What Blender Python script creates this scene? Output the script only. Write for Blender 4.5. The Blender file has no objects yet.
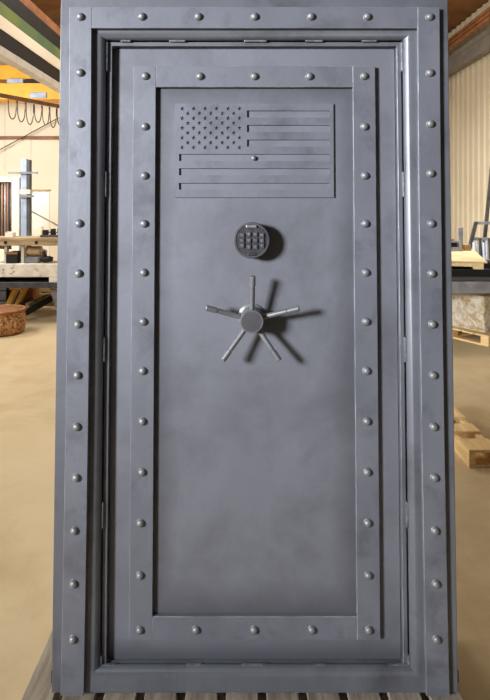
import bpy, bmesh, math, random
from mathutils import Vector, Matrix
random.seed(7)
S = bpy.context.scene
COL = S.collection
PI = math.pi
S.view_settings.view_transform = 'Standard'
S.view_settings.look = 'None'

# ------------------------------------------------------------------ materials
def lin(r, g, b):
    f = lambda c: (c/255/12.92) if c/255 <= .04045 else ((c/255+.055)/1.055)**2.4
    return (f(r), f(g), f(b), 1)

def mat(name, c1, c2=None, rough=.6, metal=0.0, scale=4.0, detail=6, bump=0.0, bscale=60, lo=.35, hi=.65,
        stretch=(1, 1, 1), rough2=None, spots=None, spot_scale=9, spot_lo=.60, spot_hi=.74, distort=0.3):
    m = bpy.data.materials.new(name); m.use_nodes = True
    nt = m.node_tree; N = nt.nodes; L = nt.links
    b = N['Principled BSDF']; b.inputs['Roughness'].default_value = rough; b.inputs['Metallic'].default_value = metal
    b.inputs['Base Color'].default_value = c1
    tc = N.new('ShaderNodeTexCoord'); mp = N.new('ShaderNodeMapping'); mp.inputs['Scale'].default_value = stretch
    L.new(tc.outputs['Object'], mp.inputs['Vector'])
    if c2:
        n = N.new('ShaderNodeTexNoise'); n.inputs['Scale'].default_value = scale; n.inputs['Detail'].default_value = detail
        n.inputs['Distortion'].default_value = distort
        L.new(mp.outputs['Vector'], n.inputs['Vector'])
        r = N.new('ShaderNodeValToRGB'); r.color_ramp.elements[0].position = lo; r.color_ramp.elements[1].position = hi
        r.color_ramp.elements[0].color = c1; r.color_ramp.elements[1].color = c2
        L.new(n.outputs['Fac'], r.inputs['Fac'])
        out = r.outputs['Color']
        if spots:
            n2 = N.new('ShaderNodeTexNoise'); n2.inputs['Scale'].default_value = spot_scale; n2.inputs['Detail'].default_value = 9
            n2.inputs['Distortion'].default_value = .25; n2.inputs['Roughness'].default_value = .68
            L.new(tc.outputs['Object'], n2.inputs['Vector'])
            r2 = N.new('ShaderNodeValToRGB'); r2.color_ramp.elements[0].position = spot_lo; r2.color_ramp.elements[1].position = spot_hi
            r2.color_ramp.elements[0].color = (0, 0, 0, 1); r2.color_ramp.elements[1].color = (1, 1, 1, 1)
            L.new(n2.outputs['Fac'], r2.inputs['Fac'])
            mx = N.new('ShaderNodeMix'); mx.data_type = 'RGBA'
            L.new(r2.outputs['Color'], mx.inputs['Factor']); L.new(out, mx.inputs['A']); mx.inputs['B'].default_value = spots
            out = mx.outputs['Result']
        L.new(out, b.inputs['Base Color'])
        if rough2 is not None:
            mr = N.new('ShaderNodeMapRange'); mr.inputs['From Min'].default_value = .3; mr.inputs['From Max'].default_value = .7
            mr.inputs['To Min'].default_value = rough; mr.inputs['To Max'].default_value = rough2
            L.new(n.outputs['Fac'], mr.inputs['Value']); L.new(mr.outputs['Result'], b.inputs['Roughness'])
    if bump:
        nb = N.new('ShaderNodeTexNoise'); nb.inputs['Scale'].default_value = bscale; nb.inputs['Detail'].default_value = 5
        L.new(mp.outputs['Vector'], nb.inputs['Vector'])
        bp = N.new('ShaderNodeBump'); bp.inputs['Strength'].default_value = bump; bp.inputs['Distance'].default_value = .01
        L.new(nb.outputs['Fac'], bp.inputs['Height']); L.new(bp.outputs['Normal'], b.inputs['Normal'])
    return m

M = {}
G1, G2, GS = lin(110, 112, 122), lin(130, 133, 144), lin(78, 79, 86)
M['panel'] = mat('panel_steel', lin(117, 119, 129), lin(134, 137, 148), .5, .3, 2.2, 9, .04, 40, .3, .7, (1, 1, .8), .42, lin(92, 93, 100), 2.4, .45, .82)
M['strip'] = mat('strip_steel', lin(110, 113, 123), lin(131, 134, 145), .48, .3, 6, 9, .04, 60, .25, .75, (1, 1, .6), .40, lin(80, 82, 90), 6, .50, .82)
M['frame'] = mat('frame_steel', lin(102, 104, 112), lin(120, 123, 132), .46, .3, 5, 9, .04, 60, .25, .75, (1, 1, .5), .38, lin(76, 76, 82), 4, .50, .82)
M['worn'] = mat('worn_edge_steel', lin(128, 130, 137), lin(184, 185, 190), .42, .4, 14)
M['rivet'] = mat('rivet_steel', lin(120, 120, 124), lin(142, 142, 145), .5, .45, 30)
M['handle'] = mat('handle_steel', lin(120, 121, 126), lin(134, 135, 139), .42, .5, 9)
M['lockdark'] = mat('keypad_dark', lin(58, 58, 64), lin(76, 76, 82), .45, .3, 60)
M['lockbody'] = mat('keypad_body', lin(84, 84, 89), lin(100, 100, 105), .45, .4, 9)
M['key'] = mat('key_rubber', lin(60, 60, 66), lin(84, 84, 90), .5, .1, 150)
M['tab'] = mat('weld_tab_steel', lin(104, 104, 110), lin(146, 146, 152), .45, .4, 60)
M['pallet'] = mat('weathered_plank', lin(128, 116, 101), lin(168, 156, 138), .85, 0, 6, 6, .3, 40, stretch=(6, .7, 6))
M['pine'] = mat('pine_wood', lin(226, 190, 130), lin(246, 216, 160), .75, 0, 5, 6, .15, 30, stretch=(7, .8, 7))
M['dirtywood'] = mat('dirty_timber', lin(142, 116, 84), lin(188, 166, 130), .85, 0, 5, 6, .3, 40, stretch=(.7, 6, 6))
M['ply'] = mat('plywood', lin(196, 170, 128), lin(218, 195, 152), .75, 0, 2.5, 5)
M['floor'] = mat('concrete_floor', lin(194, 171, 131), lin(209, 189, 151), .75, 0, .9, 9, .08, 30, .3, .7, (1.5, 1, 1), .62, lin(172, 144, 100), 1.4, .5, .85)
M['cream'] = mat('cream_panel', lin(226, 213, 188), lin(238, 227, 205), .7, 0, .8)
M['rib'] = mat('ribbed_cream_panel', lin(186, 175, 149), lin(201, 191, 167), .6, 0, .5)
M['roof'] = mat('roof_deck', lin(92, 60, 28), lin(124, 82, 40), .8, 0, 3)
M['rust'] = mat('rust_primer', lin(128, 80, 42), lin(160, 106, 62), .75, 0, 5)
M['girt'] = mat('brown_girt', lin(120, 84, 56), lin(150, 108, 76), .7, 0, 5)
M['black'] = mat('black_steel', lin(15, 14, 13), lin(26, 24, 22), .65, .1, 8)
M['charcoal'] = mat('charcoal_paint', lin(62, 62, 64), lin(86, 86, 88), .55, .2, 8)
M['greybeam'] = mat('grey_beam_paint', lin(106, 102, 96), lin(126, 122, 114), .6, .1, 4)
M['ltgrey'] = mat('light_grey_paint', lin(196, 190, 178), lin(216, 210, 198), .6, .05, 6)
M['offwhite'] = mat('offwhite_paint', lin(214, 208, 194), lin(236, 230, 216), .6, 0, 9, spots=lin(128, 116, 98), spot_scale=11, spot_lo=.58, spot_hi=.66)
M['white'] = mat('white_sheet', lin(244, 238, 224), lin(255, 250, 238), .6, 0, 3)
M['green'] = mat('green_paint', lin(66, 100, 78), lin(110, 122, 58), .6, 0, 1.3)
M['yellow'] = mat('crane_yellow', lin(224, 156, 34), lin(234, 170, 48), .5, 0, 3)
M['mustard'] = mat('mustard_steel', lin(206, 160, 66), lin(226, 182, 90), .6, 0, 6)
M['bluegrey'] = mat('blue_grey_steel', lin(146, 160, 184), lin(176, 188, 208), .5, .1, 8)
M['steelgrey'] = mat('mid_grey_steel', lin(118, 118, 122), lin(150, 150, 154), .5, .2, 6)
M['cable'] = mat('dark_cable', lin(64, 54, 44), lin(90, 78, 64), .6)
M['tan'] = mat('tan_cardboard', lin(190, 160, 118), lin(214, 188, 148), .8, 0, 9)
M['coir'] = mat('orange_brown_chips', lin(104, 62, 34), lin(206, 156, 108), .9, 0, 34, 5, .8, 60)
M['olivewood'] = mat('shaded_timber', lin(120, 98, 58), lin(160, 136, 90), .85, 0, 6)
M['wrap'] = mat('stretch_wrap', lin(190, 164, 118), lin(236, 228, 212), .28, 0, 9, 6, .5, 14, .35, .6, distort=1.5)
M['brownbox'] = mat('brown_box', lin(120, 90, 58), lin(150, 118, 80), .8, 0, 6)

def patina_and_foot_shade():
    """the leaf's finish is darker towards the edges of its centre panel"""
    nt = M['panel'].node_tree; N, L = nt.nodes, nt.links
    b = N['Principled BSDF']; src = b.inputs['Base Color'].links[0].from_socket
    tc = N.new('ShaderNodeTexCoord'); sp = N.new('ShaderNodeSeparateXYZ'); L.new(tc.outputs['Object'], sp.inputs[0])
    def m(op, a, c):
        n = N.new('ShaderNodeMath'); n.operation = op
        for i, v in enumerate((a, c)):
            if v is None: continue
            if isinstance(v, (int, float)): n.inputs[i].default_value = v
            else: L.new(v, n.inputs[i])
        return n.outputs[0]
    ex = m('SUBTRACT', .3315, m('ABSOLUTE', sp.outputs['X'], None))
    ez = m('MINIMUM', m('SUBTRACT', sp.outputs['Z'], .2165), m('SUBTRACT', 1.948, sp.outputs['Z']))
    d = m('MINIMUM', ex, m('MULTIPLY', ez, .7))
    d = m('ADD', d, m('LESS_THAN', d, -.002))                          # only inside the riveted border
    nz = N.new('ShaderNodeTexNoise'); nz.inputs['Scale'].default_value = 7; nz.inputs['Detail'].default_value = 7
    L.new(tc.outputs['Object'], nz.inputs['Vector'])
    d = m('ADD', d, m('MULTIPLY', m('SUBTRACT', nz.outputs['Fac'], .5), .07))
    low = m('MULTIPLY', m('SUBTRACT', sp.outputs['Z'], .085), 1.35)      # occlusion shade and smoky patina painted along the foot of the leaf
    foot_mask = m('LESS_THAN', sp.outputs['Z'], .1434)
    d = m('ADD', m('MULTIPLY', low, foot_mask), m('MULTIPLY', d, m('SUBTRACT', 1, foot_mask)))
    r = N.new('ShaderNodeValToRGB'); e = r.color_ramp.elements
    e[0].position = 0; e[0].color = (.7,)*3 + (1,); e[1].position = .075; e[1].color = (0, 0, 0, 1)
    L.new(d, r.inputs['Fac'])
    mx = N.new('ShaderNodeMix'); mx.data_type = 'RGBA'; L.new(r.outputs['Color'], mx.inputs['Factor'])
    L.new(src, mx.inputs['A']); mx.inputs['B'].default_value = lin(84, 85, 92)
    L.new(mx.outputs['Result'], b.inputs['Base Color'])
patina_and_foot_shade()

# ------------------------------------------------------------------ mesh helpers
def new_obj(name, bm, m, parent=None, smooth=False, bevel=0.0, edge=None, seg=1):
    bmesh.ops.recalc_face_normals(bm, faces=bm.faces)
    me = bpy.data.meshes.new(name); bm.to_mesh(me); bm.free()
    me.materials.append(M[m])
    if edge: me.materials.append(M[edge])
    if smooth:
        for p in me.polygons: p.use_smooth = True
    o = bpy.data.objects.new(name, me); COL.objects.link(o)
    if parent: o.parent = parent
    if bevel:
        md = o.modifiers.new('bevel', 'BEVEL'); md.width = bevel; md.segments = seg; md.limit_method = 'ANGLE'; md.angle_limit = math.radians(40)
        if edge: md.material = 1
    return o

def thing(name, label, cat, loc=(0, 0, 0), rot=(0, 0, 0), group=None):
    o = bpy.data.objects.new(name, None); o.empty_display_size = .1; COL.objects.link(o)
    o.location = loc; o.rotation_euler = rot
    return tag(o, label, cat, group)

def tag(o, label, cat, group=None):
    o['label'] = label; o['category'] = cat; o['kind'] = 'thing'
    if group: o['group'] = group
    return o

def struct(o): o['kind'] = 'structure'; return o

def add_box(bm, x0, x1, y0, y1, z0, z1, mtx=None):
    vs = [bm.verts.new((x, y, z)) for x in (x0, x1) for y in (y0, y1) for z in (z0, z1)]
    for f in ((0, 1, 3, 2), (4, 6, 7, 5), (0, 4, 5, 1), (2, 3, 7, 6), (0, 2, 6, 4), (1, 5, 7, 3)):
        bm.faces.new([vs[i] for i in f])
    if mtx is not None: bmesh.ops.transform(bm, matrix=mtx, verts=vs)
    return bm

def box(x0, x1, y0, y1, z0, z1, mtx=None): return add_box(bmesh.new(), x0, x1, y0, y1, z0, z1, mtx)

def bar(bm, p0, p1, wx, wy):
    """rectangular bar from p0 to p1"""
    p0, p1 = Vector(p0), Vector(p1); d = p1 - p0; L = d.length
    q = d.to_track_quat('Z', 'Y').to_matrix().to_4x4()
    add_box(bm, -wx/2, wx/2, -wy/2, wy/2, 0, L, Matrix.Translation(p0) @ q)
    return bm

def tube(bm, pts, r, n=8, caps=True):
    pts = [Vector(p) for p in pts]; rings = []
    for i, p in enumerate(pts):
        d = (pts[min(i+1, len(pts)-1)] - pts[max(i-1, 0)]).normalized()
        a = d.cross(Vector((0, 0, 1)))
        if a.length < .05: a = d.cross(Vector((0, 1, 0)))
        a.normalize(); b = d.cross(a)
        rr = r[i] if isinstance(r, (list, tuple)) else r
        rings.append([bm.verts.new(p + (a*math.cos(t) + b*math.sin(t))*rr) for t in [2*PI*k/n for k in range(n)]])
    for A, B in zip(rings, rings[1:]):
        for k in range(n): bm.faces.new((A[k], A[(k+1) % n], B[(k+1) % n], B[k]))
    if caps:
        bm.faces.new(rings[0][::-1]); bm.faces.new(rings[-1])
    return bm

def lathe(prof, n=24, mtx=None, bm=None):
    """profile [(r,h)] revolved about +Z"""
    bm = bm or bmesh.new(); rings = []; vs = []
    for r, h in prof:
        if r < 1e-6: ring = [bm.verts.new((0, 0, h))]
        else: ring = [bm.verts.new((r*math.cos(2*PI*k/n), r*math.sin(2*PI*k/n), h)) for k in range(n)]
        rings.append(ring); vs += ring
    for A, B in zip(rings, rings[1:]):
        for k in range(n):
            a, b, c, d = A[k % len(A)], A[(k+1) % len(A)], B[(k+1) % len(B)], B[k % len(B)]
            f = []
            for v in (a, b, c, d):
                if v not in f: f.append(v)
            if len(f) > 2: bm.faces.new(f)
    if len(rings[0]) > 1: bm.faces.new(rings[0][::-1])
    if len(rings[-1]) > 1: bm.faces.new(rings[-1])
    if mtx is not None: bmesh.ops.transform(bm, matrix=mtx, verts=vs)
    return bm

# ------------------------------------------------------------------ camera
FPX, H = 560.0, 1.69                       # focal length in pixels, eye height
cam = bpy.data.cameras.new('camera'); co = bpy.data.objects.new('camera', cam); COL.objects.link(co)
co.location = (0, 0, H); co.rotation_euler = (PI/2, 0, 0)
cam.sensor_width = 36; cam.lens = FPX/700*36; cam.shift_y = -150/700; cam.clip_start = .05
S.camera = co
def at(px, py, Y): return Vector(((px-245)/FPX*Y, Y, H + (200-py)/FPX*Y))   # photo measurement -> point at depth Y
def Xat(px, Y): return (px-245)/FPX*Y
def Zat(py, Y): return H + (200-py)/FPX*Y

# ------------------------------------------------------------------ vault door (local: x right, -y out of the face, z up)
LEAN = math.radians(2.3); D = 1.77; ZB = .125; XC = .0315
def U(x0, x1, w0, w1, v0, v1): return box(x0, x1, -w1, -w0, v0, v1)
FACE = Matrix.Rotation(PI/2, 4, 'X')       # local +Z of a lathe -> out of the face (-y)
frame = thing('riveted_surround', 'dark grey steel vault door frame with riveted flat strips, standing upright on a pallet', 'door frame', (XC, D, ZB), (-LEAN, 0, 0))
door = thing('vault_door', 'grey steel vault door leaf with riveted border, flag panel, keypad and five-spoke handle', 'safe door', (XC, D, ZB), (-LEAN, 0, 0))

OUT = (-.6385, .6375, .006, 2.245)
INN = (-.4965, .4965, .0755, 2.1025)
BK = (-.4865, .4865, .066, 2.092)
def ring_sweep(profile):
    """profile: list of (rect, outset, w); swept round four mitred corners"""
    bm = bmesh.new(); loops = []
    for (x0, x1, v0, v1), o, w in profile:
        x0, x1, v0, v1 = x0-o, x1+o, v0-o, v1+o
        loops.append([bm.verts.new((x, -w, v)) for x, v in ((x0, v0), (x1, v0), (x1, v1), (x0, v1))])
    n = len(loops)
    for i in range(n):
        A, B = loops[i], loops[(i+1) % n]
        for k in range(4): bm.faces.new((A[k], A[(k+1) % 4], B[(k+1) % 4], B[k]))
    return bm
R = .024
prof = [(OUT, -.002, -.02), (OUT, 0, -.018), (OUT, 0, -.002), (OUT, -.002, 0), (INN, R+.004, 0)]
for k in range(0, 7):
    a = PI/2*k/6
    prof.append((INN, R - R*math.sin(a), -R + R*math.cos(a)))
prof += [(INN, 0, -.0255), (INN, .02, -.0255), (INN, .02, -.06), (BK, 0, -.06), (BK, 0, -.125), (INN, .07, -.125), (INN, .07, -.02)]
jamb = new_obj('jamb', ring_sweep(prof), 'frame', frame)
for p in jamb.data.polygons: p.use_smooth = True
try:
    jamb.data.set_sharp_from_angle(angle=math.radians(35))
except Exception: pass
LO = (-.493, .493, .062, 2.0985)
LI = (-.4785, .4785, .070, 2.086)
stop = new_obj('door_stop', ring_sweep([(LO, 0, -.06), (LO, 0, -.029), (LI, 0, -.029), (LI, 0, -.06)]), 'frame', frame, bevel=.0009, edge='worn')
def weld(x0, x1, v0, v1): new_obj('weld_tab', U(x0, x1, -.031, -.0185, v0, v1), 'tab', stop, bevel=.0025, seg=2)
for v0, v1 in ((1.999, 2.098), (1.577, 1.662), (1.036, 1.117), (.505, .587), (.0755, .105)):
    weld(INN[1]-.006, INN[1]+.001, v0, v1)
    weld(INN[0]-.001, INN[0]+.006, v0, v1)
for x0, x1 in ((-.448, -.414), (-.285, -.231), (-.035, .042), (.17, .23), (.36, .41)): weld(x0, x1, INN[3]-.0055, INN[3]+.001)
for x0, x1 in ((-.495, -.445), (-.22, -.17), (-.044, .042), (.171, .23), (.43, .495)): weld(x0, x1, INN[2]-.010, INN[2]+.0005)

def rivet_mesh():
    p = [(.0140, 0), (.0140, .001)] + [(.0132*math.cos(a), .001+.0118*math.sin(a)) for a in [PI/2*k/7 for k in range(8)]]
    bm = lathe(p, 20, FACE)
    o = new_obj('rivet', bm, 'rivet', None, True)
    COL.objects.unlink(o); return o
RV = rivet_mesh()
def rivets(strip, pts, w):
    for x, v in pts:
        o = RV.copy(); COL.objects.link(o); o.parent = strip
        o.location = (x, -w, v); o.rotation_euler = (0, random.uniform(0, 6), 0)
W = .0175
sl = new_obj('riveted_strip', U(-.604, -.532, 0, W, .012, 2.2005), 'strip', frame, bevel=.0010, edge='worn')
sr = new_obj('riveted_strip', U(.532, .604, 0, W, .010, 2.2005), 'strip', frame, bevel=.0010, edge='worn')
st = new_obj('riveted_strip', U(-.5315, .5315, 0, W, 2.1305, 2.2005), 'strip', frame, bevel=.0010, edge='worn')
VL = [2.167, 1.982, 1.814, 1.652, 1.4895, 1.3285, 1.166, 1.0045, .842, .6825, .518, .354, .184]
rivets(sl, [(-.5675 - (.004 if v < .6 else 0), v) for v in VL], W)
rivets(sr, [(.5705, v) for v in VL], W)
rivets(st, [(x, 2.168) for x in (-.3697, -.185, 0, .185, .3697)], W)
for sx in (-1, 1):
    bm = box(-.02, .02, -.012, .03, .018, .06)
    bmesh.ops.translate(bm, verts=bm.verts, vec=(sx*.633, .03, 0))
    new_obj('lifting_lug', bm, 'black', frame, bevel=.004)

FL = lambda x, v: x + (0 if abs(x) < .5 else math.copysign(.0042*((v-1.15)/1.05)**2, x))
for o in (jamb, sl, sr, st):
    bm = bmesh.new(); bm.from_mesh(o.data)
    if o in (sl, sr): bmesh.ops.subdivide_edges(bm, edges=[e for e in bm.edges if abs(e.verts[0].co.z-e.verts[1].co.z) > 1], cuts=8)
    for v in bm.verts: v.co.x = FL(v.co.x, v.co.z)
    bm.to_mesh(o.data); bm.free()
for o in list(sl.children)+list(sr.children): o.location.x = FL(o.location.x, max(o.location.z, 1.15))
# leaf
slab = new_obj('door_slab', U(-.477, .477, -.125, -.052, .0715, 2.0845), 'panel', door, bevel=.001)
BW0, BW = -.052, -.0355
bl = new_obj('border_strip', U(-.4068, -.3315, BW0, BW, .1434, 2.0195), 'strip', door, bevel=.0012, edge='worn')
br = new_obj('border_strip', U(.3315, .4068, BW0, BW, .1434, 2.0195), 'strip', door, bevel=.0012, edge='worn')
bt = new_obj('border_strip', U(-.3311, .3311, BW0, BW, 1.948, 2.0195), 'strip', door, bevel=.0012, edge='worn')
bb = new_obj('border_strip', U(-.3311, .3311, BW0, BW, .1434, .2165), 'strip', door, bevel=.0012, edge='worn')
VB = [1.985, 1.814, 1.649, 1.489, 1.327, 1.1655, 1.0045, .8405, .677, .514, .3475, .1755]
rivets(bl, [(-.367 - (.005 if v < .6 else .001 if v < 1.2 else 0), v) for v in VB], BW)
rivets(br, [(.369, v) for v in VB], BW)
rivets(bt, [(x, 1.984) for x in (-.183, 0, .185)], BW)
rivets(bb, [(x, .176) for x in (-.190, -.002, .185)], BW)

# flag panel cut with stripe slots and star holes
def flag_panel():
    cu = bpy.data.curves.new('flag', 'CURVE'); cu.dimensions = '2D'; cu.fill_mode = 'BOTH'; cu.extrude = .0035
    def poly(pts):
        s = cu.splines.new('POLY'); s.points.add(len(pts)-1)
        for p, q in zip(s.points, pts): p.co = (q[0], q[1], 0, 1)
        s.use_cyclic_u = True
    rect = lambda a, b, c, d: poly([(a, c), (b, c), (b, d), (a, d)])
    o0 = XC
    x0, x1 = -.2367-o0, .2985-o0
    rect(x0, x1, 1.5766, 1.8938)
    for v0, v1 in ((1.8466, 1.8704), (1.7974, 1.8211), (1.748, 1.7717)): rect(.0067-o0, .2845-o0, v0, v1)
    for v0, v1 in ((1.6993, 1.723), (1.6511, 1.6747), (1.603, 1.6252)): rect(-.2218-o0, .2838-o0, v0, v1)
    for r in range(9):
        v = 1.8768 - r*(1.8768-1.7449)/8
        for c in range(6 if r % 2 == 0 else 5):
            x = -.211 - o0 + (c + (0 if r % 2 == 0 else .5))*(.1935/5)
            pts = []
            for k in range(10):
                rr = .0088 if k % 2 == 0 else .0038
                a = PI/2 + k*PI/5
                pts.append((x+rr*math.cos(a), v+rr*math.sin(a)))
            poly(pts)
    t = bpy.data.objects.new('t', cu); COL.objects.link(t)
    dg = bpy.context.evaluated_depsgraph_get()
    me = bpy.data.meshes.new_from_object(t.evaluated_get(dg))
    bpy.data.objects.remove(t)
    bm = bmesh.new(); bm.from_mesh(me); bpy.data.meshes.remove(me)
    bmesh.ops.remove_doubles(bm, verts=bm.verts, dist=1e-6)
    bmesh.ops.transform(bm, matrix=Matrix.Translation((0, .0515-.003, 0)) @ FACE, verts=bm.verts)
    return bm
fp = new_obj('flag_panel', flag_panel(), 'strip', door); fp['label'] = 'raised steel flag panel with cut-out stars and stripes'
new_obj('round_button', lathe([(.008, 0), (.008, .006), (.006, .0085), (0, .0095)], 16, Matrix.Translation((-.002, .051, 1.7095)) @ FACE), 'rivet', fp, True)

# keypad lock
KX, KV, KH = -.0095, 1.4345, .0535
def kp(prof, n=40): return lathe(prof, n, Matrix.Translation((KX, .052, KV)) @ FACE)
lock = new_obj('keypad_lock', kp([(.055, 0), (.058, .003), (.0595, .040), (.0595, KH-.004), (.0565, KH), (.0525, KH), (.0515, KH-.003), (0, KH-.003)]), 'lockbody', door, True)
lock.data.set_sharp_from_angle(angle=math.radians(30)); lock['label'] = 'round electronic keypad lock with twelve keys'
new_obj('keypad_face', kp([(.0505, KH-.0035), (.0505, KH-.002), (0, KH-.002)]), 'lockdark', lock)
def plate(x, v, w, h, z0, z1, name, m):
    bm = box(-w/2, w/2, -z1, -z0, -h/2, h/2)
    bmesh.ops.translate(bm, verts=bm.verts, vec=(KX+x, .052, KV+v))
    return new_obj(name, bm, m, lock, bevel=min(h, w)*.3, seg=2)
for r in range(3):
    for c in range(4):
        e_ = (-.003 if r == 0 else .004 if r == 2 else 0) if c in (0, 3) else 0
        x, v = (c-1.5)*.0215, .0195-r*.0205 + e_
        ky = plate(x, v, .0145, .0145, KH-.0025, KH+.0035, 'key', 'key')
        ky.data.materials.append(M['tab'])             # pale raised marks belong to the key's own mesh
        bm = bmesh.new(); bm.from_mesh(ky.data)
        n0 = len(bm.faces)
        for a in ((-.005, .005, .0005, .0042), (-.001, .0018, -.0045, .0004)):
            add_box(bm, KX+x+a[0], KX+x+a[1], .052-KH-.0043, .052-KH-.003, KV+v+a[2], KV+v+a[3])
        bm.faces.ensure_lookup_table()
        for f in bm.faces[n0:]: f.material_index = 1
        bmesh.ops.recalc_face_normals(bm, faces=bm.faces); bm.to_mesh(ky.data); bm.free(); ky.modifiers.clear()
plate(-.001, .0455, .036, .0095, KH-.005, KH+.004, 'top_badge', 'tab')
plate(0, -.046, .028, .006, KH-.005, KH+.002, 'bottom_bar', 'lockdark')

# five-spoke handle
HX, HV = -.0095, 1.1765
def hub(prof, n=36): return lathe(prof, n, Matrix.Translation((HX, .052, HV)) @ FACE)
wheel = new_obj('wheel_handle', hub([(.046, 0), (.046, .006), (.038, .010), (.038, .058), (.0365, .060), (.0365, .066), (.0372, .068), (.0372, .0835), (.0355, .0858), (.0325, .0858), (.0318, .0848), (0, .0848)]), 'handle', door, True)
new_obj('hub_cap', hub([(.0315, .0846), (.0315, .0854), (0, .0856)]), 'lockbody', wheel)
wheel.data.set_sharp_from_angle(angle=math.radians(30)); wheel['label'] = 'five-spoke steel wheel handle'
for tx, tv in ((.0030, .144), (.1520, .0415), (.0880, -.1250), (-.0932, -.1235), (-.1480, .0435)):
    Ls = math.hypot(tx, tv); d = Vector((tx/Ls, 0, tv/Ls))
    z0, z1 = .046, .076
    P = lambda t: Vector((HX, .052, HV)) + d*(t*Ls) + Vector((0, -(z0+(z1-z0)*t), 0))
    ts = [.15, .735, .74, .765, .77, .985, 1.0, 1.0]
    rs = [.0086, .0086, .0066, .0066, .0096, .0096, .008, .0005]
    new_obj('spoke', tube(bmesh.new(), [P(t) for t in ts], rs, 14), 'handle', wheel, False)

# ------------------------------------------------------------------ pallet under the door
pal = thing('wooden_pallet', 'weathered grey-brown slatted pallet under the vault door', 'pallet', (0, 1.75, 0))
edges = [-.716 + .1286*k for k in range(12)]
for i in range(11):
    x0, x1 = edges[i]+.013, edges[i+1]-.013
    if i == 0: x0 = -.703
    if x1 > .665: x1 = .685
    if x0 > .66: continue
    new_obj('slat', box(x0, x1, -.35, .44, ZB-.022, ZB-.0005), 'pallet', pal, bevel=.003)
for y in (-.33, .02, .38): new_obj('runner', box(-.703, .685, y, y+.05, 0.0, ZB-.0225), 'pallet', pal, bevel=.003)

# ------------------------------------------------------------------ building
new_f = struct(new_obj('floor', box(-9, 6, -6, 13.4, -.12, 0), 'floor'))
BY = 13.0
struct(new_obj('wall_back', box(-9, 4.6, BY, BY+.12, 0, 6.4), 'cream'))
# seams, girt and brace of the back wall
struct(new_obj('trim_4', box(-9, 4.4, BY-.06, BY-.001, Zat(37, BY), 6.35), 'roof'))
g = struct(new_obj('trim_1', box(-9, 4.5, BY-.10, BY-.001, Zat(139, BY-.1), Zat(136, BY-.1)), 'girt'))
bm = bmesh.new()
for px in (5, 31): add_box(bm, Xat(px, BY)-.009, Xat(px, BY)+.009, BY-.006, BY-.001, .2, 4.6)
struct(new_obj('trim_2', bm, 'ltgrey'))
struct(new_obj('trim_3', tube(bmesh.new(), [at(-10, 155, BY-.14), at(75, 109, BY-.14)], .012), 'cable'))
# right wall: ribbed sheet running away from the camera
RX = 4.5
bm = bmesh.new(); prev = None; y = 2.0
prof = []
while y < BY:
    for dy, dx in ((0, 0), (.15, 0), (.175, -.03), (.215, -.03), (.24, 0)): prof.append((y+dy, dx))
    y += .26
for yy, dx in prof:
    a, b = bm.verts.new((RX+dx, yy, 0)), bm.verts.new((RX+dx, yy, 5.36))
    if prev: bm.faces.new((prev[0], a, b, prev[1]))
    prev = (a, b)
struct(new_obj('wall_right', bm, 'rib'))
bm = bmesh.new()                                   # roof: two slopes
for x0, z0, x1, z1 in ((-9, 5.3, -1.5, 6.6), (-1.5, 6.6, 4.62, 5.36)):
    a, b, c, d = bm.verts.new((x0, 2, z0)), bm.verts.new((x1, 2, z1)), bm.verts.new((x1, 13.2, z1)), bm.verts.new((x0, 13.2, z0))
    bm.faces.new((a, b, c, d))
struct(new_obj('ceiling', bm, 'roof'))

# crane runway beams
def ibeam(label, X, z0, z1, z2, z3, y0, y1, mb, mw, mt, wf=.30, inner=1):
    t = thing('crane_runway', label, 'beam', (X, y0, z0))
    L = y1-y0
    new_obj('bottom_flange', box(-wf/2, wf/2, 0, L, 0, z1-z0), mb, t)
    new_obj('web', box(-.06, .06, 0, L, z1-z0, z2-z0), mw, t)
    new_obj('top_flange', box(-wf/2, wf/2, 0, L, z2-z0, z3-z0), mt, t)
    return t
LX = -3.22
zz = lambda m, X=3.15: H + m*X
ibeam('overhead crane runway beam at left with pale flanges and black web', LX, zz(.598), zz(.632), zz(.702), zz(.757), 2.2, 11.3, 'ltgrey', 'black', 'cream', .14)
b1 = tag(new_obj('conduit_tray', box(LX-.07, LX+.07, 2.2, 11.3, zz(.757)+.001, zz(.812)), 'green'), 'green band of tray lying along top of left runway beam', 'cable tray')
b2 = tag(new_obj('steel_purlin', box(LX-.07, LX+.07, 2.2, 11.3, zz(.812)+.001, zz(.885)), 'black'), 'black steel purlin above the green tray at upper left', 'beam')
b3 = tag(new_obj('timber_batten', box(LX-.07, LX+.07, 2.2, 11.3, zz(.885)+.001, zz(.93)), 'rust'), 'orange-brown batten topmost above the black purlin at upper left', 'beam')
zr = lambda m: H + m*(RX-.3)
ibeam('dull grey steel runway beam high along the ribbed right wall', RX-.12, zr(.638), zr(.672), zr(.70), zr(.725), 2.2, 12.95, 'greybeam', 'greybeam', 'greybeam', .14)
for i, nm in enumerate(('lowest', 'middle', 'topmost')):
    z = zr(.738+.018*i)
    tag(new_obj('rust_pipe', tube(bmesh.new(), [(RX-.30, 2.2, z+.03), (RX-.30, 12.95, z+.03)], .035, 10), 'rust', None, True),
        'rust-orange pipe above the right runway beam, %s of three' % nm, 'pipe', 'rust pipes along the right wall')

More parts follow.
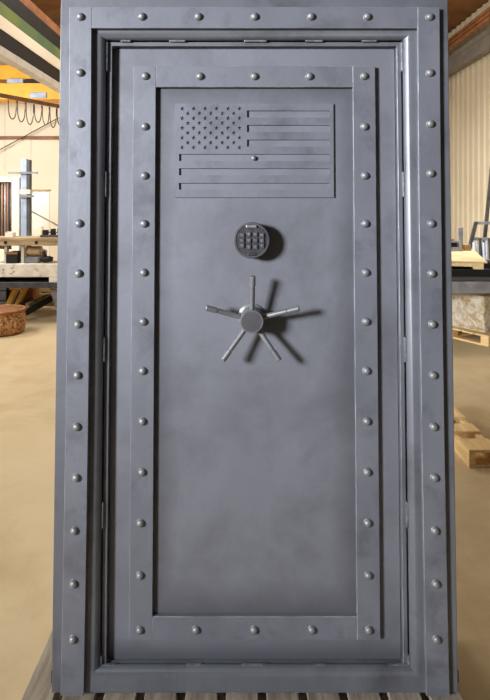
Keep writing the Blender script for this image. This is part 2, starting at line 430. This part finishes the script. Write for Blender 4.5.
# yellow bridge crane
CY = 12.0
cr = thing('bridge_crane', 'bright yellow overhead bridge crane near the back wall', 'crane', (-2.2, CY, Zat(102, CY)))
def cpart(n, x0, x1, y0, y1, z0, z1, m): return new_obj(n, box(x0+2.2, x1+2.2, y0, y1, z0-Zat(102, CY), z1-Zat(102, CY)), m, cr, bevel=.008)
cpart('upper_girder', -6.2, 3.5, .0, .35, Zat(79.5, CY), Zat(65, CY), 'yellow')
cpart('lower_girder', -6.2, 3.5, -.2, .3, Zat(101, CY), Zat(85, CY), 'yellow')
cpart('hoist_gap_plate', -6.2, 3.5, .12, .3, Zat(85, CY), Zat(79.5, CY), 'girt')
cpart('motor', Xat(9, CY), Xat(25, CY), -.12, .1, Zat(84.8, CY), Zat(79.8, CY), 'bluegrey')
cpart('gearbox', Xat(27, CY), Xat(41, CY), -.12, .1, Zat(84.8, CY), Zat(80, CY), 'black')
cpart('plate', Xat(34, CY), Xat(50, CY), -.235, -.2, Zat(100, CY), Zat(94.5, CY), 'bluegrey')
cpart('end_truck', 3.2, 3.6, -.5, .6, Zat(85, CY), Zat(65, CY), 'yellow')
cpart('end_truck', -6.4, -6.0, -.5, .6, Zat(85, CY), Zat(65, CY), 'yellow')

A, B = at(-14, 92.5, 9.4), at(70, 108.5, 11.95)
fr = tag(new_obj('festoon_rail', bar(bmesh.new(), A, B, .05, .07), 'girt'), 'brown rail slung below the yellow crane carrying cable loops', 'rail')
for k in range(7):
    px = 4.5 + 8.3*k
    t0 = (px-(-14))/84
    p0 = A.lerp(B, t0); p1 = A.lerp(B, t0+.088)
    dz = .34 + .03*(k % 3)
    pts = []
    for i in range(15):
        s = i/14; a = PI*s
        p = p0.lerp(p1, .5-.5*math.cos(a)); p = p + Vector((0, 0, -.047 - dz*math.sin(a)**.6))
        pts.append(p)
    tag(new_obj('festoon_cable', tube(bmesh.new(), pts, .010, 6), 'cable', None, True), 'dark cable hanging in a U loop from the brown crane rail', 'cable', 'cable loops on the crane rail')

# ------------------------------------------------------------------ left: work table and machines
TY = 7.6
tb = thing('work_table', 'charcoal steel work table at left in front of cream back wall', 'table', (Xat(-20, TY), TY, 0))
ox = Xat(-20, TY)
def tpart(n, x0, x1, y0, y1, z0, z1, m): return new_obj(n, box(x0-ox, x1-ox, y0, y1, z0, z1), m, tb, bevel=.005)
zt1, zt0 = Zat(282.5, TY), Zat(288, TY)
tpart('tabletop', Xat(-20, TY), -1.7, 0, 1.1, zt0, zt1, 'charcoal')
for lx in (Xat(-18, TY), -1.85):
    for ly in (.08, .95): tpart('leg', lx, lx+.1, ly, ly+.1, 0, zt0, 'charcoal')
bm = bmesh.new()                                     # tapered gusset leg
xs = [(Xat(46.5, TY), zt0), (-2.3, zt0), (-2.3, 0.02), (Xat(57, TY), 0.02)]
fr_ = [bm.verts.new((x-ox, .1, z)) for x, z in xs]; bk_ = [bm.verts.new((x-ox, .2, z)) for x, z in xs]
bm.faces.new(fr_); bm.faces.new(bk_[::-1])
for i in range(4): bm.faces.new((fr_[i], fr_[(i+1) % 4], bk_[(i+1) % 4], bk_[i]))
new_obj('gusset_leg', bm, 'steelgrey', tb)

zb1 = Zat(264, TY)
blk = thing('steel_base_block', 'long off-white scuffed machine base lying on the charcoal work table', 'machine base', (ox, TY, zt1))
new_obj('body', box(Xat(-20, TY)-ox, .9+1.1, .02, .6, Zat(277.5, TY)-zt1, zb1-zt1), 'offwhite', blk, bevel=.008)
new_obj('foot', box(Xat(48.5, TY)-ox, 2.0, .02, .6, 0, Zat(277.5, TY)-zt1), 'offwhite', blk)
new_obj('foot', box(Xat(-20, TY)-ox, Xat(-14, TY)-ox, .02, .6, 0, Zat(277.5, TY)-zt1), 'offwhite', blk)
new_obj('skirt', box(Xat(-14, TY)-ox, Xat(48.5, TY)-ox, .3, .5, .004, Zat(277.5, TY)-zt1), 'black', blk)

# plank shelf over the base
zp0, zp1 = Zat(246, TY), Zat(238, TY)
sh = thing('plank_shelf', 'dirty timber plank shelf on short posts above the off-white machine base', 'shelf', (ox, TY, zb1))
new_obj('plank', box(Xat(-18, TY)-ox, Xat(64, TY)-ox, .05, .45, zp0-zb1, zp1-zb1), 'dirtywood', sh, bevel=.006)
for px in (2.5, 19.5, 60): new_obj('post', box(Xat(px, TY)-.02-ox, Xat(px, TY)+.02-ox, .1, .16, 0, zp0-zb1), 'ltgrey', sh)
bm = bmesh.new()
for px in (4, 35): lathe([(.022, 0), (.022, .012), (0, .014)], 10, Matrix.Translation((Xat(px, TY)-ox, .05, (zp0+zp1)/2-zb1-.01)) @ FACE, bm)
new_obj('bolt_heads', bm, 'black', sh)

def deskthing(name, label, cat, px0, px1, py0, py1, y, dep, m, base, group=None, bev=.01):
    """a small block-bodied item of the measured width and height standing on height base"""
    Y = TY + y
    x0, x1 = Xat(px0, Y), Xat(px1, Y); h = max(Zat(py0, Y) - base, .03)
    t = thing(name, label, cat, ((x0+x1)/2, Y, base), (0, 0, 0), group)
    return t, (x1-x0)/2, h
# dark parts bin under the plank
t, hw, h = deskthing('parts_bin', 'dark brown open parts bin under the plank shelf', 'bin', 6, 17, 252.5, 266, .06, .3, 'black', zb1)
bm = bmesh.new()
h = min(h, zp0-zb1-.02)
add_box(bm, -hw, hw, 0, .02, 0, h); add_box(bm, -hw, hw, .24, .26, 0, h); add_box(bm, -hw, -hw+.015, .02, .24, 0, h); add_box(bm, hw-.015, hw, .02, .24, 0, h); add_box(bm, -hw+.015, hw-.015, .02, .24, 0, .02)
new_obj('bin_body', bm, 'black', t)
new_obj('rim', box(-hw-.008, hw+.008, -.008, .005, h-.025, h+.004), 'brownbox', t)
# cardboard roll
zroll = zb1
t = thing('cardboard_roll', 'tan cardboard roll on a grey cradle under the plank shelf', 'roll', (Xat(33.5, TY+.2), TY+.15, zb1))
new_obj('cradle', box(-.11, .11, -.04, .2, 0, .085), 'steelgrey', t, bevel=.01)
new_obj('roll', lathe([(.028, -.10), (.068, -.10), (.07, -.095), (.07, .095), (.068, .10), (.028, .10)], 20, Matrix.Translation((0, .08, .155)) @ Matrix.Rotation(PI/2, 4, 'Y')), 'tan', t)
# black hand grinder on the base
t = thing('hand_tool', 'black hand tool with a pistol grip on the machine base beside the cardboard roll', 'tool', (Xat(46, TY+.1), TY+.1, zb1))
new_obj('body', tube(bmesh.new(), [(-.07, 0, .045), (-.03, 0, .05), (.05, 0, .06), (.09, 0, .055)], [.025, .042, .042, .03], 12), 'black', t, True)
new_obj('grip', tube(bmesh.new(), [(.0, 0, .06), (-.02, 0, .12), (-.035, 0, .16)], [.03, .026, .022], 10), 'black', t, True)
t = thing('paint_can', 'small white can between cardboard roll and black hand tool', 'can', (Xat(44.5, TY+.4), TY+.4, zb1))
new_obj('can_body', lathe([(.034, 0), (.036, .004), (.036, .135), (.033, .14)], 16), 'white', t, True)
new_obj('lid', lathe([(.037, .14), (.037, .15), (.012, .155), (.012, .165), (0, .165)], 16), 'ltgrey', t)
# things on the plank
t = thing('white_carton', 'small white carton on the plank shelf before the pale machine cabinet', 'carton', (Xat(10.5, TY+.2), TY+.2, zp1))
new_obj('carton_body', box(-.055, .055, -.05, .05, 0, .07), 'white', t, bevel=.004); new_obj('flap', box(-.055, .0, -.052, .048, .0705, .075), 'ltgrey', t)
t = thing('drill_press_vise', 'black machine vise with handle standing on the plank shelf', 'vise', (Xat(50, TY+.2), TY+.2, zp1))
new_obj('base', box(-.12, .12, -.06, .06, 0, .03), 'charcoal', t, bevel=.006)
new_obj('jaw', box(-.09, -.03, -.05, .05, .0301, .10), 'black', t, bevel=.008); new_obj('jaw', box(.02, .07, -.05, .05, .0301, .115), 'black', t, bevel=.008)
new_obj('screw', tube(bmesh.new(), [(-.03, 0, .07), (.02, 0, .07)], .014), 'steelgrey', t)
new_obj('handle', tube(bmesh.new(), [(.07, 0, .06), (.11, 0, .06), (.112, 0, .12)], .010), 'black', t)
t = thing('spray_bottle', 'slim amber spray bottle on the plank shelf beside the black vise', 'bottle', (Xat(42.5, TY+.33), TY+.34, zp1))
new_obj('bottle_body', lathe([(.02, 0), (.022, .004), (.022, .075), (.010, .10), (.010, .115)], 14), 'mustard', t, True)
new_obj('nozzle', box(-.02, .012, -.008, .008, .115, .138), 'ltgrey', t)

# things further back: machine cabinet, column with crossbars, white board
MY = 10.05
t = thing('machine_cabinet', 'pale cream open machine cabinet with dark pipework inside at left edge', 'cabinet', (Xat(-6, MY), MY, 0))
x0, x1 = Xat(-30, MY)-t.location.x, Xat(20, MY)-t.location.x; zt = Zat(177, MY)
xi1 = Xat(11.5, MY)-t.location.x; zi = Zat(182, MY)
bm = bmesh.new()
add_box(bm, xi1, x1, 0, .14, 0, zt); add_box(bm, x0, x0+.1, 0, .14, 0, zt); add_box(bm, x0+.1, xi1, 0, .14, zi, zt); add_box(bm, x0+.1, xi1, 0, .14, 0, .8)
new_obj('cabinet_body', bm, 'cream', t, bevel=.006)
new_obj('back_panel', box(x0+.1, xi1, .11, .13, .8, zi), 'black', t)
for px, m in ((1, 'girt'), (4, 'steelgrey'), (6.5, 'girt'), (9.5, 'charcoal')):
    new_obj('pipe', tube(bmesh.new(), [(Xat(px, MY)-t.location.x, .06, .8), (Xat(px, MY)-t.location.x, .06, zi)], .022), m, t, True)
new_obj('side_edge', box(x1-.02, x1+.001, -.004, .13, .0, zt-.02), 'steelgrey', t)

CY2 = 9.75
t = thing('steel_post', 'blue-grey steel post with two crossbars standing behind the work table', 'column', (Xat(25.5, CY2), CY2, 0))
w = .062
new_obj('post_shaft', box(-w, w*.6, -.05, .05, 0, Zat(159, CY2)), 'bluegrey', t, bevel=.004)
new_obj('side_plate', box(w*.6, w+.025, -.045, .06, 0, Zat(160, CY2)), 'charcoal', t)
new_obj('crossbar', box(Xat(10, CY2)-t.location.x, Xat(39, CY2)-t.location.x, -.085, -.051, Zat(174, CY2), Zat(172, CY2)), 'steelgrey', t)
new_obj('crossbar', box(Xat(21, CY2)-t.location.x, Xat(35, CY2)-t.location.x, -.085, -.051, Zat(197.5, CY2), Zat(195, CY2)), 'steelgrey', t)
new_obj('collar', box(-w-.02, w+.04, -.0505, .062, Zat(194, CY2), Zat(189.5, CY2)), 'ltgrey', t)

t = thing('white_board', 'bright white sheet standing upright against the cream back wall', 'board', (Xat(39, 11.6), 11.6, 0))
new_obj('sheet', box(Xat(29, 11.6)-t.location.x, Xat(49, 11.6)-t.location.x, 0, .03, .05, Zat(191, 11.6)), 'white', t)
new_obj('top_rail', box(Xat(28, 11.6)-t.location.x, Xat(50, 11.6)-t.location.x, -.03, .05, Zat(191, 11.6), Zat(189.5, 11.6)), 'dirtywood', t)
new_obj('foot', box(Xat(29, 11.6)-t.location.x, Xat(49, 11.6)-t.location.x, -.15, .2, 0, .0495), 'dirtywood', t)
tag(new_obj('steel_rod', tube(bmesh.new(), [at(31, 211, 11.3), at(165, 283.7, 11.3)], .014), 'steelgrey'), 'thin grey rod slanting across the white sheet', 'rod')

# under the table
t = thing('trestle_stand', 'mustard yellow steel trestle with splayed legs under the work table', 'trestle', (Xat(10, 8.0), 8.0, 0))
gx = t.location.x
zq = zt0-.02
new_obj('leg', bar(bmesh.new(), (Xat(10, 8)-.11-gx, 0, 0), (Xat(16, 8)-gx, 0, zq-.06), .10, .06), 'mustard', t)
new_obj('leg', bar(bmesh.new(), (Xat(10, 8)-.11-gx, .4, 0), (Xat(16, 8)-gx, .4, zq-.06), .10, .06), 'mustard', t)
new_obj('top_bar', box(Xat(11, 8)-gx, Xat(20, 8)-gx, -.05, .48, zq-.06, zq), 'mustard', t)
t = thing('rusty_block', 'rust-brown steel block standing under the work table beside the yellow trestle', 'block', (Xat(26, 8.55), 8.55, 0))
new_obj('block_body', box(-.085, .10, 0, .3, .0, Zat(287, 8.55)), 'rust', t, bevel=.01)
new_obj('lifting_eye', tube(bmesh.new(), [(.03*math.cos(a), .15, Zat(287, 8.55)+.012+.02*math.sin(a)) for a in [PI*k/8 for k in range(9)]], .006), 'black', t)
for k, (px0, py0, px1, py1, m, lab) in enumerate(((22, 313, 52, 296, 'black', 'black steel bar, lowest of the slanting pile under the work table'),
                                                   (27, 304, 50, 294, 'dirtywood', 'dirty timber offcut slanting above the black bar under the work table'),
                                                   (18, 305, 32, 298, 'black', 'short black steel bar slanting beside the yellow trestle leg'))):
    Y0 = 7.78 + .17*k
    tag(new_obj('slanted_bar', bar(bmesh.new(), at(px0, py0+2, Y0), at(px1, py1+2, Y0+.35), .07, .07), m, None, bevel=.004), lab, 'bar', 'bars piled under the work table')
t = thing('tool_chest', 'black tool chest under the left end of the work table', 'chest', (Xat(-3, 8.4), 8.4, 0))
new_obj('chest_body', box(-.2, .15, 0, .25, 0, .48), 'black', t, bevel=.006)
for k in range(3): new_obj('drawer', box(-.18, .14, -.012, -.0005, .04+.15*k, .17+.15*k), 'charcoal', t)
for k in range(3):
    tag(new_obj('timber_offcut', box(Xat(33, 8.9)+.02*k, -2.2, 8.9+.06*k, 9.1+.05*k, .1*k, .1*k+.085), 'olivewood', None, bevel=.004),
        'square timber under the work table, %s of the stack of three' % ('lowest', 'middle one', 'topmost')[k], 'timber', 'timbers stacked under the table')
t = thing('chip_basket', 'round orange-brown basket of chips on the floor before the work table', 'basket', (Xat(-6.5, 6.85), 7.12, 0))
pr = [(.21, 0), (.25, .02), (.275, .10), (.275, .20), (.26, .255), (.272, .275), (.272, .305), (.255, .315), (.245, .30), (.23, .27), (0, .29)]
bk = lathe(pr, 30)
new_obj('basket_body', bk, 'coir', t, True)
new_obj('hoop', lathe([(.277, .275), (.282, .285), (.282, .30), (.277, .31)], 30), 'rust', t, True)

# ------------------------------------------------------------------ right: wrapped load, rack, boards, ladder, floor pallet
def pallet(name, label, loc, rotz, Lx, Ly, hgt, nb, m, group=None, inner='pine'):
    t = thing(name, label, 'pallet', loc, (0, 0, rotz), group)
    for i in range(nb):
        y0 = Ly*i/nb + (.0 if i == 0 else .03)
        new_obj('deck_board', box(0, Lx, y0, Ly*(i+1)/nb - (.0 if i == nb-1 else .03), hgt-.02, hgt), m, t, bevel=.002)
    for x in (0, Lx/2-.02, Lx-.045): new_obj('stringer', box(x, x+.045, 0, Ly, .02, hgt-.0205), m, t, bevel=.002)
    for y0 in (0, Ly-.1): new_obj('bottom_board', box(0, Lx, y0, y0+.1, 0, .0195), m, t)
    return t
# narrow skid on the floor near the door
sk = thing('wooden_skid', 'narrow pale pine skid on the floor right of the vault door', 'skid', (1.412, 3.53, 0), (0, 0, .02))
new_obj('stringer', box(0, .043, 0, .75, .018, .095), 'pine', sk, bevel=.003)
new_obj('stringer', box(.16, .20, .02, .75, .018, .095), 'pine', sk, bevel=.003)
new_obj('bottom_board', box(0, .20, 0, .75, 0, .0175), 'pine', sk, bevel=.002)
for y0, y1 in ((.0, .17), (.285, .42), (.53, .75)): new_obj('deck_board', box(0, .20, y0, y1, .0955, .114), 'pine', sk, bevel=.002)
# load pallet, corner towards camera
ang = math.atan2(.55, .83)
lp = (2.80, 6.44, 0)
bp = thing('block_pallet', 'pine block pallet carrying the plastic-wrapped load at right', 'pallet', lp, (0, 0, ang))
for k in range(6): new_obj('deck_board', box(0, 1.05, .175*k+(.02 if k else 0), .175*(k+1), .105, .125), 'pine', bp, bevel=.002)
for y0 in (0, .475, .95): new_obj('bottom_board', box(0, 1.05, y0, y0+.1, 0, .0195), 'pine', bp)
new_obj('bottom_board', box(0, .1, .1005, .4745, 0, .0195), 'pine', bp); new_obj('bottom_board', box(0, .1, .5755, .9495, 0, .0195), 'pine', bp)
for x0 in (0, .475, .95):
    for y0 in (0, .475, .95): new_obj('block', box(x0, x0+.1, y0, y0+.1, .02, .1045), 'pine', bp)
ld = thing('wrapped_load', 'plastic-wrapped tan load on the pine pallet under the grey rack', 'package', (lp[0], lp[1], .13), (0, 0, ang))
def wrapped(x0, x1, y0, y1, h, seed):
    bm = box(x0, x1, y0, y1, 0, h)
    bmesh.ops.subdivide_edges(bm, edges=bm.edges, cuts=9, use_grid_fill=True)
    rr = random.Random(seed)
    for v in bm.verts:
        if v.co.z > .02: v.co += Vector((rr.uniform(-1, 1)*.012, rr.uniform(-1, 1)*.012, rr.uniform(-1, .2)*.012))
    return bm
new_obj('wrapped_body', wrapped(.10, 1.0, .12, 1.0, .43, 2), 'wrap', ld)
new_obj('wrap_skirt', wrapped(.085, 1.01, .10, 1.01, .05, 5), 'wrap', ld)
new_obj('top_sheet', box(.10, 1.0, .12, 1.0, .435, .447), 'ply', ld)

RY = 6.5
rk = thing('steel_rack', 'low grey steel rack with a wide front beam over the wrapped load', 'rack', (1.6, RY-.25, 0))
zr0, zr1 = Zat(293.5, RY-.25), Zat(282, RY-.25)
def rp(n, x0, x1, y0, y1, z0, z1, m): return new_obj(n, box(x0-1.6, x1-1.6, y0, y1, z0, z1), m, rk, bevel=.004)
rp('front_beam', 1.6, 4.3, 0, .03, zr0, zr1, 'steelgrey')
rp('back_beam', 1.6, 4.3, 2.3, 2.38, zr0, zr1, 'steelgrey')
for x in (1.6, 4.2):
    rp('side_beam', x, x+.1, .081, 2.299, zr0, zr1, 'steelgrey')
    for y in (0.0, 2.3): rp('leg', x, x+.08, y, y+.08, 0, zr0-.001, 'steelgrey')
rp('shelf_deck', 1.701, 4.199, .081, 2.299, zr1-.06, zr1-.03, 'black')
zb = Zat(270.5, 6.75)
bn = thing('steel_trough', 'black steel trough sitting on the grey rack below the boards', 'trough', (1.9, 6.34, zr1-.0295))
bm = bmesh.new(); hh = zb-zr1+.0275
add_box(bm, 0, 1.45, 0, .03, 0, hh-.06); add_box(bm, 0, 1.45, 2.05, 2.08, 0, hh); add_box(bm, 0, 1.45, .5, .53, 0, hh); add_box(bm, 0, .03, .03, 2.05, 0, hh); add_box(bm, 1.42, 1.45, .03, 2.05, 0, hh); add_box(bm, .03, 1.42, .03, 1.75, 0, .01)
new_obj('trough_body', bm, 'black', bn); new_obj('lip', box(-.01, 1.46, -.012, -.0005, hh-.085, hh-.065), 'black', bn)
zs = Zat(263, 6.85)
st_ = thing('pallet_base', 'pale board pallet resting on the black trough at right', 'pallet', (2.92, 6.85, zb), (0, 0, -.30))
for x in (-1.2, -.62, -.12): new_obj('bearer', box(x, x+.12, -.0, 1.6, 0, .028), 'pine', st_)
for i in range(6): new_obj('deck_board', box(-1.25, 0, .27*i, .27*i+.22, .0285, zs-zb-.001), 'pine', st_)
pl = tag(new_obj('plywood_sheet', box(-1.25, .03, -.03, 1.75, 0, .018), 'ply', None, bevel=.002), 'tan plywood sheet lying flat on top of the board pallet', 'board')
pl.location = (2.93, 6.85, zs); pl.rotation_euler = (0, 0, -.30)
zply = zs + .018
# machines on the far end of the sheet
t = thing('bench_machine', 'small grey bench machine with dark opening on far end of plywood', 'machine', (Xat(456, 8.2), 8.2, zply))
new_obj('machine_body', box(-.10, .10, 0, .2, 0, .045), 'steelgrey', t, bevel=.008)
bm = bmesh.new(); add_box(bm, -.10, .085, 0, .2, .0455, .06); add_box(bm, .05, .085, 0, .2, .06, .13); add_box(bm, -.10, .085, 0, .2, .13, .155)
new_obj('machine_head', bm, 'steelgrey', t); new_obj('opening', box(-.10, .05, .08, .12, .06, .13), 'black', t)
new_obj('top_knob', box(-.09, -.0, .03, .14, .1555, .19), 'brownbox', t, bevel=.02)
t = thing('steel_offcut', 'upright grey steel slab standing behind the bench machine', 'slab', (Xat(461, 8.45), 8.45, zply))
new_obj('slab_body', box(-.035, .035, 0, .03, 0, .34), 'steelgrey', t, bevel=.004); new_obj('slab_foot', box(-.045, .045, -.03, -.0005, 0, .02), 'steelgrey', t)
t = thing('brown_carton', 'small brown carton on plywood beside the grey bench machine', 'carton', (Xat(467.5, 8.3), 8.3, zply))
new_obj('carton_body', box(-.05, .055, 0, .12, 0, .09), 'brownbox', t, bevel=.006); new_obj('tape', box(-.012, .012, -.002, .12, .0905, .092), 'tan', t)
# A-frame
AY = 9.3
t = thing('steel_frame_stand', 'dark leaning steel frame with two rungs before the ribbed wall', 'stand', (Xat(475, AY), AY, 0))
gx = t.location.x
q = lambda px, py, y=AY: at(px, py, y) - Vector((gx, AY, 0))
new_obj('upright', bar(bmesh.new(), Vector((Xat(456, AY)-gx, 0, 0)), q(476, 222), .05, .05), 'charcoal', t)
new_obj('upright', bar(bmesh.new(), Vector((Xat(481, AY)-gx, .1, 0)), q(493.5, 150, AY+.1), .045, .05), 'charcoal', t)
new_obj('upright', bar(bmesh.new(), Vector((Xat(520, AY)-gx, .1, 0)), q(496, 150, AY+.1), .06, .05), 'charcoal', t)
new_obj('rung', bar(bmesh.new(), q(475, 223), q(498, 223), .04, .05), 'steelgrey', t)
new_obj('rung', bar(bmesh.new(), q(472, 239), q(500, 239), .05, .05), 'steelgrey', t)
for k in range(6):
    px = 475 + 3.2*k
    tag(new_obj('steel_rod', tube(bmesh.new(), [(Xat(px+1, 8.95), 8.95, .0), (Xat(px+1.5, 8.95)+.05, 9.18, Zat(243-2*(k % 3), 9.1))], .022, 8), ('bluegrey', 'steelgrey', 'black')[k % 3], None, True),
        ('pale blue-grey', 'mid-grey', 'black')[k % 3] + ' steel rod leaning on the dark frame, %s of its colour' % ('left one' if k < 3 else 'right one'), 'rod', 'rods leaning on the frame')
# ------------------------------------------------------------------ light
def area(name, loc, target, size, power, col=(1, 1, 1), sy=None):
    l = bpy.data.lights.new(name, 'AREA'); l.energy = power; l.color = col; l.shape = 'RECTANGLE'; l.size = size; l.size_y = sy or size
    o = bpy.data.objects.new(name, l); COL.objects.link(o); o.location = loc
    o.rotation_euler = (Vector(target)-Vector(loc)).to_track_quat('-Z', 'Y').to_euler(); return o
AZ, EL, DIST = math.radians(47), math.radians(9), 7.5
tg = Vector((-.1, 1.75, 2.0))
ko = area('door_opening_light', tg + DIST*Vector((-math.sin(AZ)*math.cos(EL), -math.cos(AZ)*math.cos(EL), math.sin(EL))), tg, 1.3, 88, (.97, .985, 1))
ko.data.spread = math.radians(46)
WARM = (1, .965, .91)
area('fill_light_wall', (-5.8, 9.0, 3.2), (-4.6, 11.8, 1.6), 2.0, 190, WARM)  # added fill, no real lamp: brightens the left back wall
area('fill_light_back', (-1.0, 8.5, 5.6), (-1.0, 10.0, 0), 4.0, 200, WARM, 6)  # unseen fill added overhead to brighten the back of the shop
area('fill_light_roof', (.3, 8.5, 3.6), (.3, 8.6, 6), 2.5, 120, WARM, 4)  # added uplight hidden behind the door, lifts the roof underside
ba = area('fill_light_bay', (2.4, 8.0, 4.6), (3.5, 9.0, .6), 1.6, 85, WARM, 3); ba.data.spread = math.radians(88)  # out-of-view fill added for the right wall and rack
area('fill_light_floor', (-4.4, 3.6, 3.3), (-2.0, 4.6, 0), 1.6, 150, WARM, 2)  # unseen fill added to brighten the floor at left
area('fill_light_rear', (-4.6, 7.0, 3.3), (-3.0, 8.0, .3), 1.2, 70, WARM, 1.2)  # added fill outside the view for the work table area
w = bpy.data.worlds.new('world'); S.world = w; w.use_nodes = True
nt = w.node_tree; bg = nt.nodes['Background']
tc = nt.nodes.new('ShaderNodeTexCoord'); sp = nt.nodes.new('ShaderNodeSeparateXYZ'); rp_ = nt.nodes.new('ShaderNodeValToRGB')
mr = nt.nodes.new('ShaderNodeMapRange'); mr.inputs['From Min'].default_value = -1; mr.inputs['From Max'].default_value = 1
nt.links.new(tc.outputs['Generated'], sp.inputs[0]); nt.links.new(sp.outputs['Z'], mr.inputs['Value']); nt.links.new(mr.outputs['Result'], rp_.inputs['Fac'])
e = rp_.color_ramp.elements; e[0].position = .35; e[0].color = (.12, .09, .06, 1); e[1].position = .75; e[1].color = (.66, .62, .58, 1)
nt.links.new(rp_.outputs['Color'], bg.inputs['Color']); bg.inputs['Strength'].default_value = .14
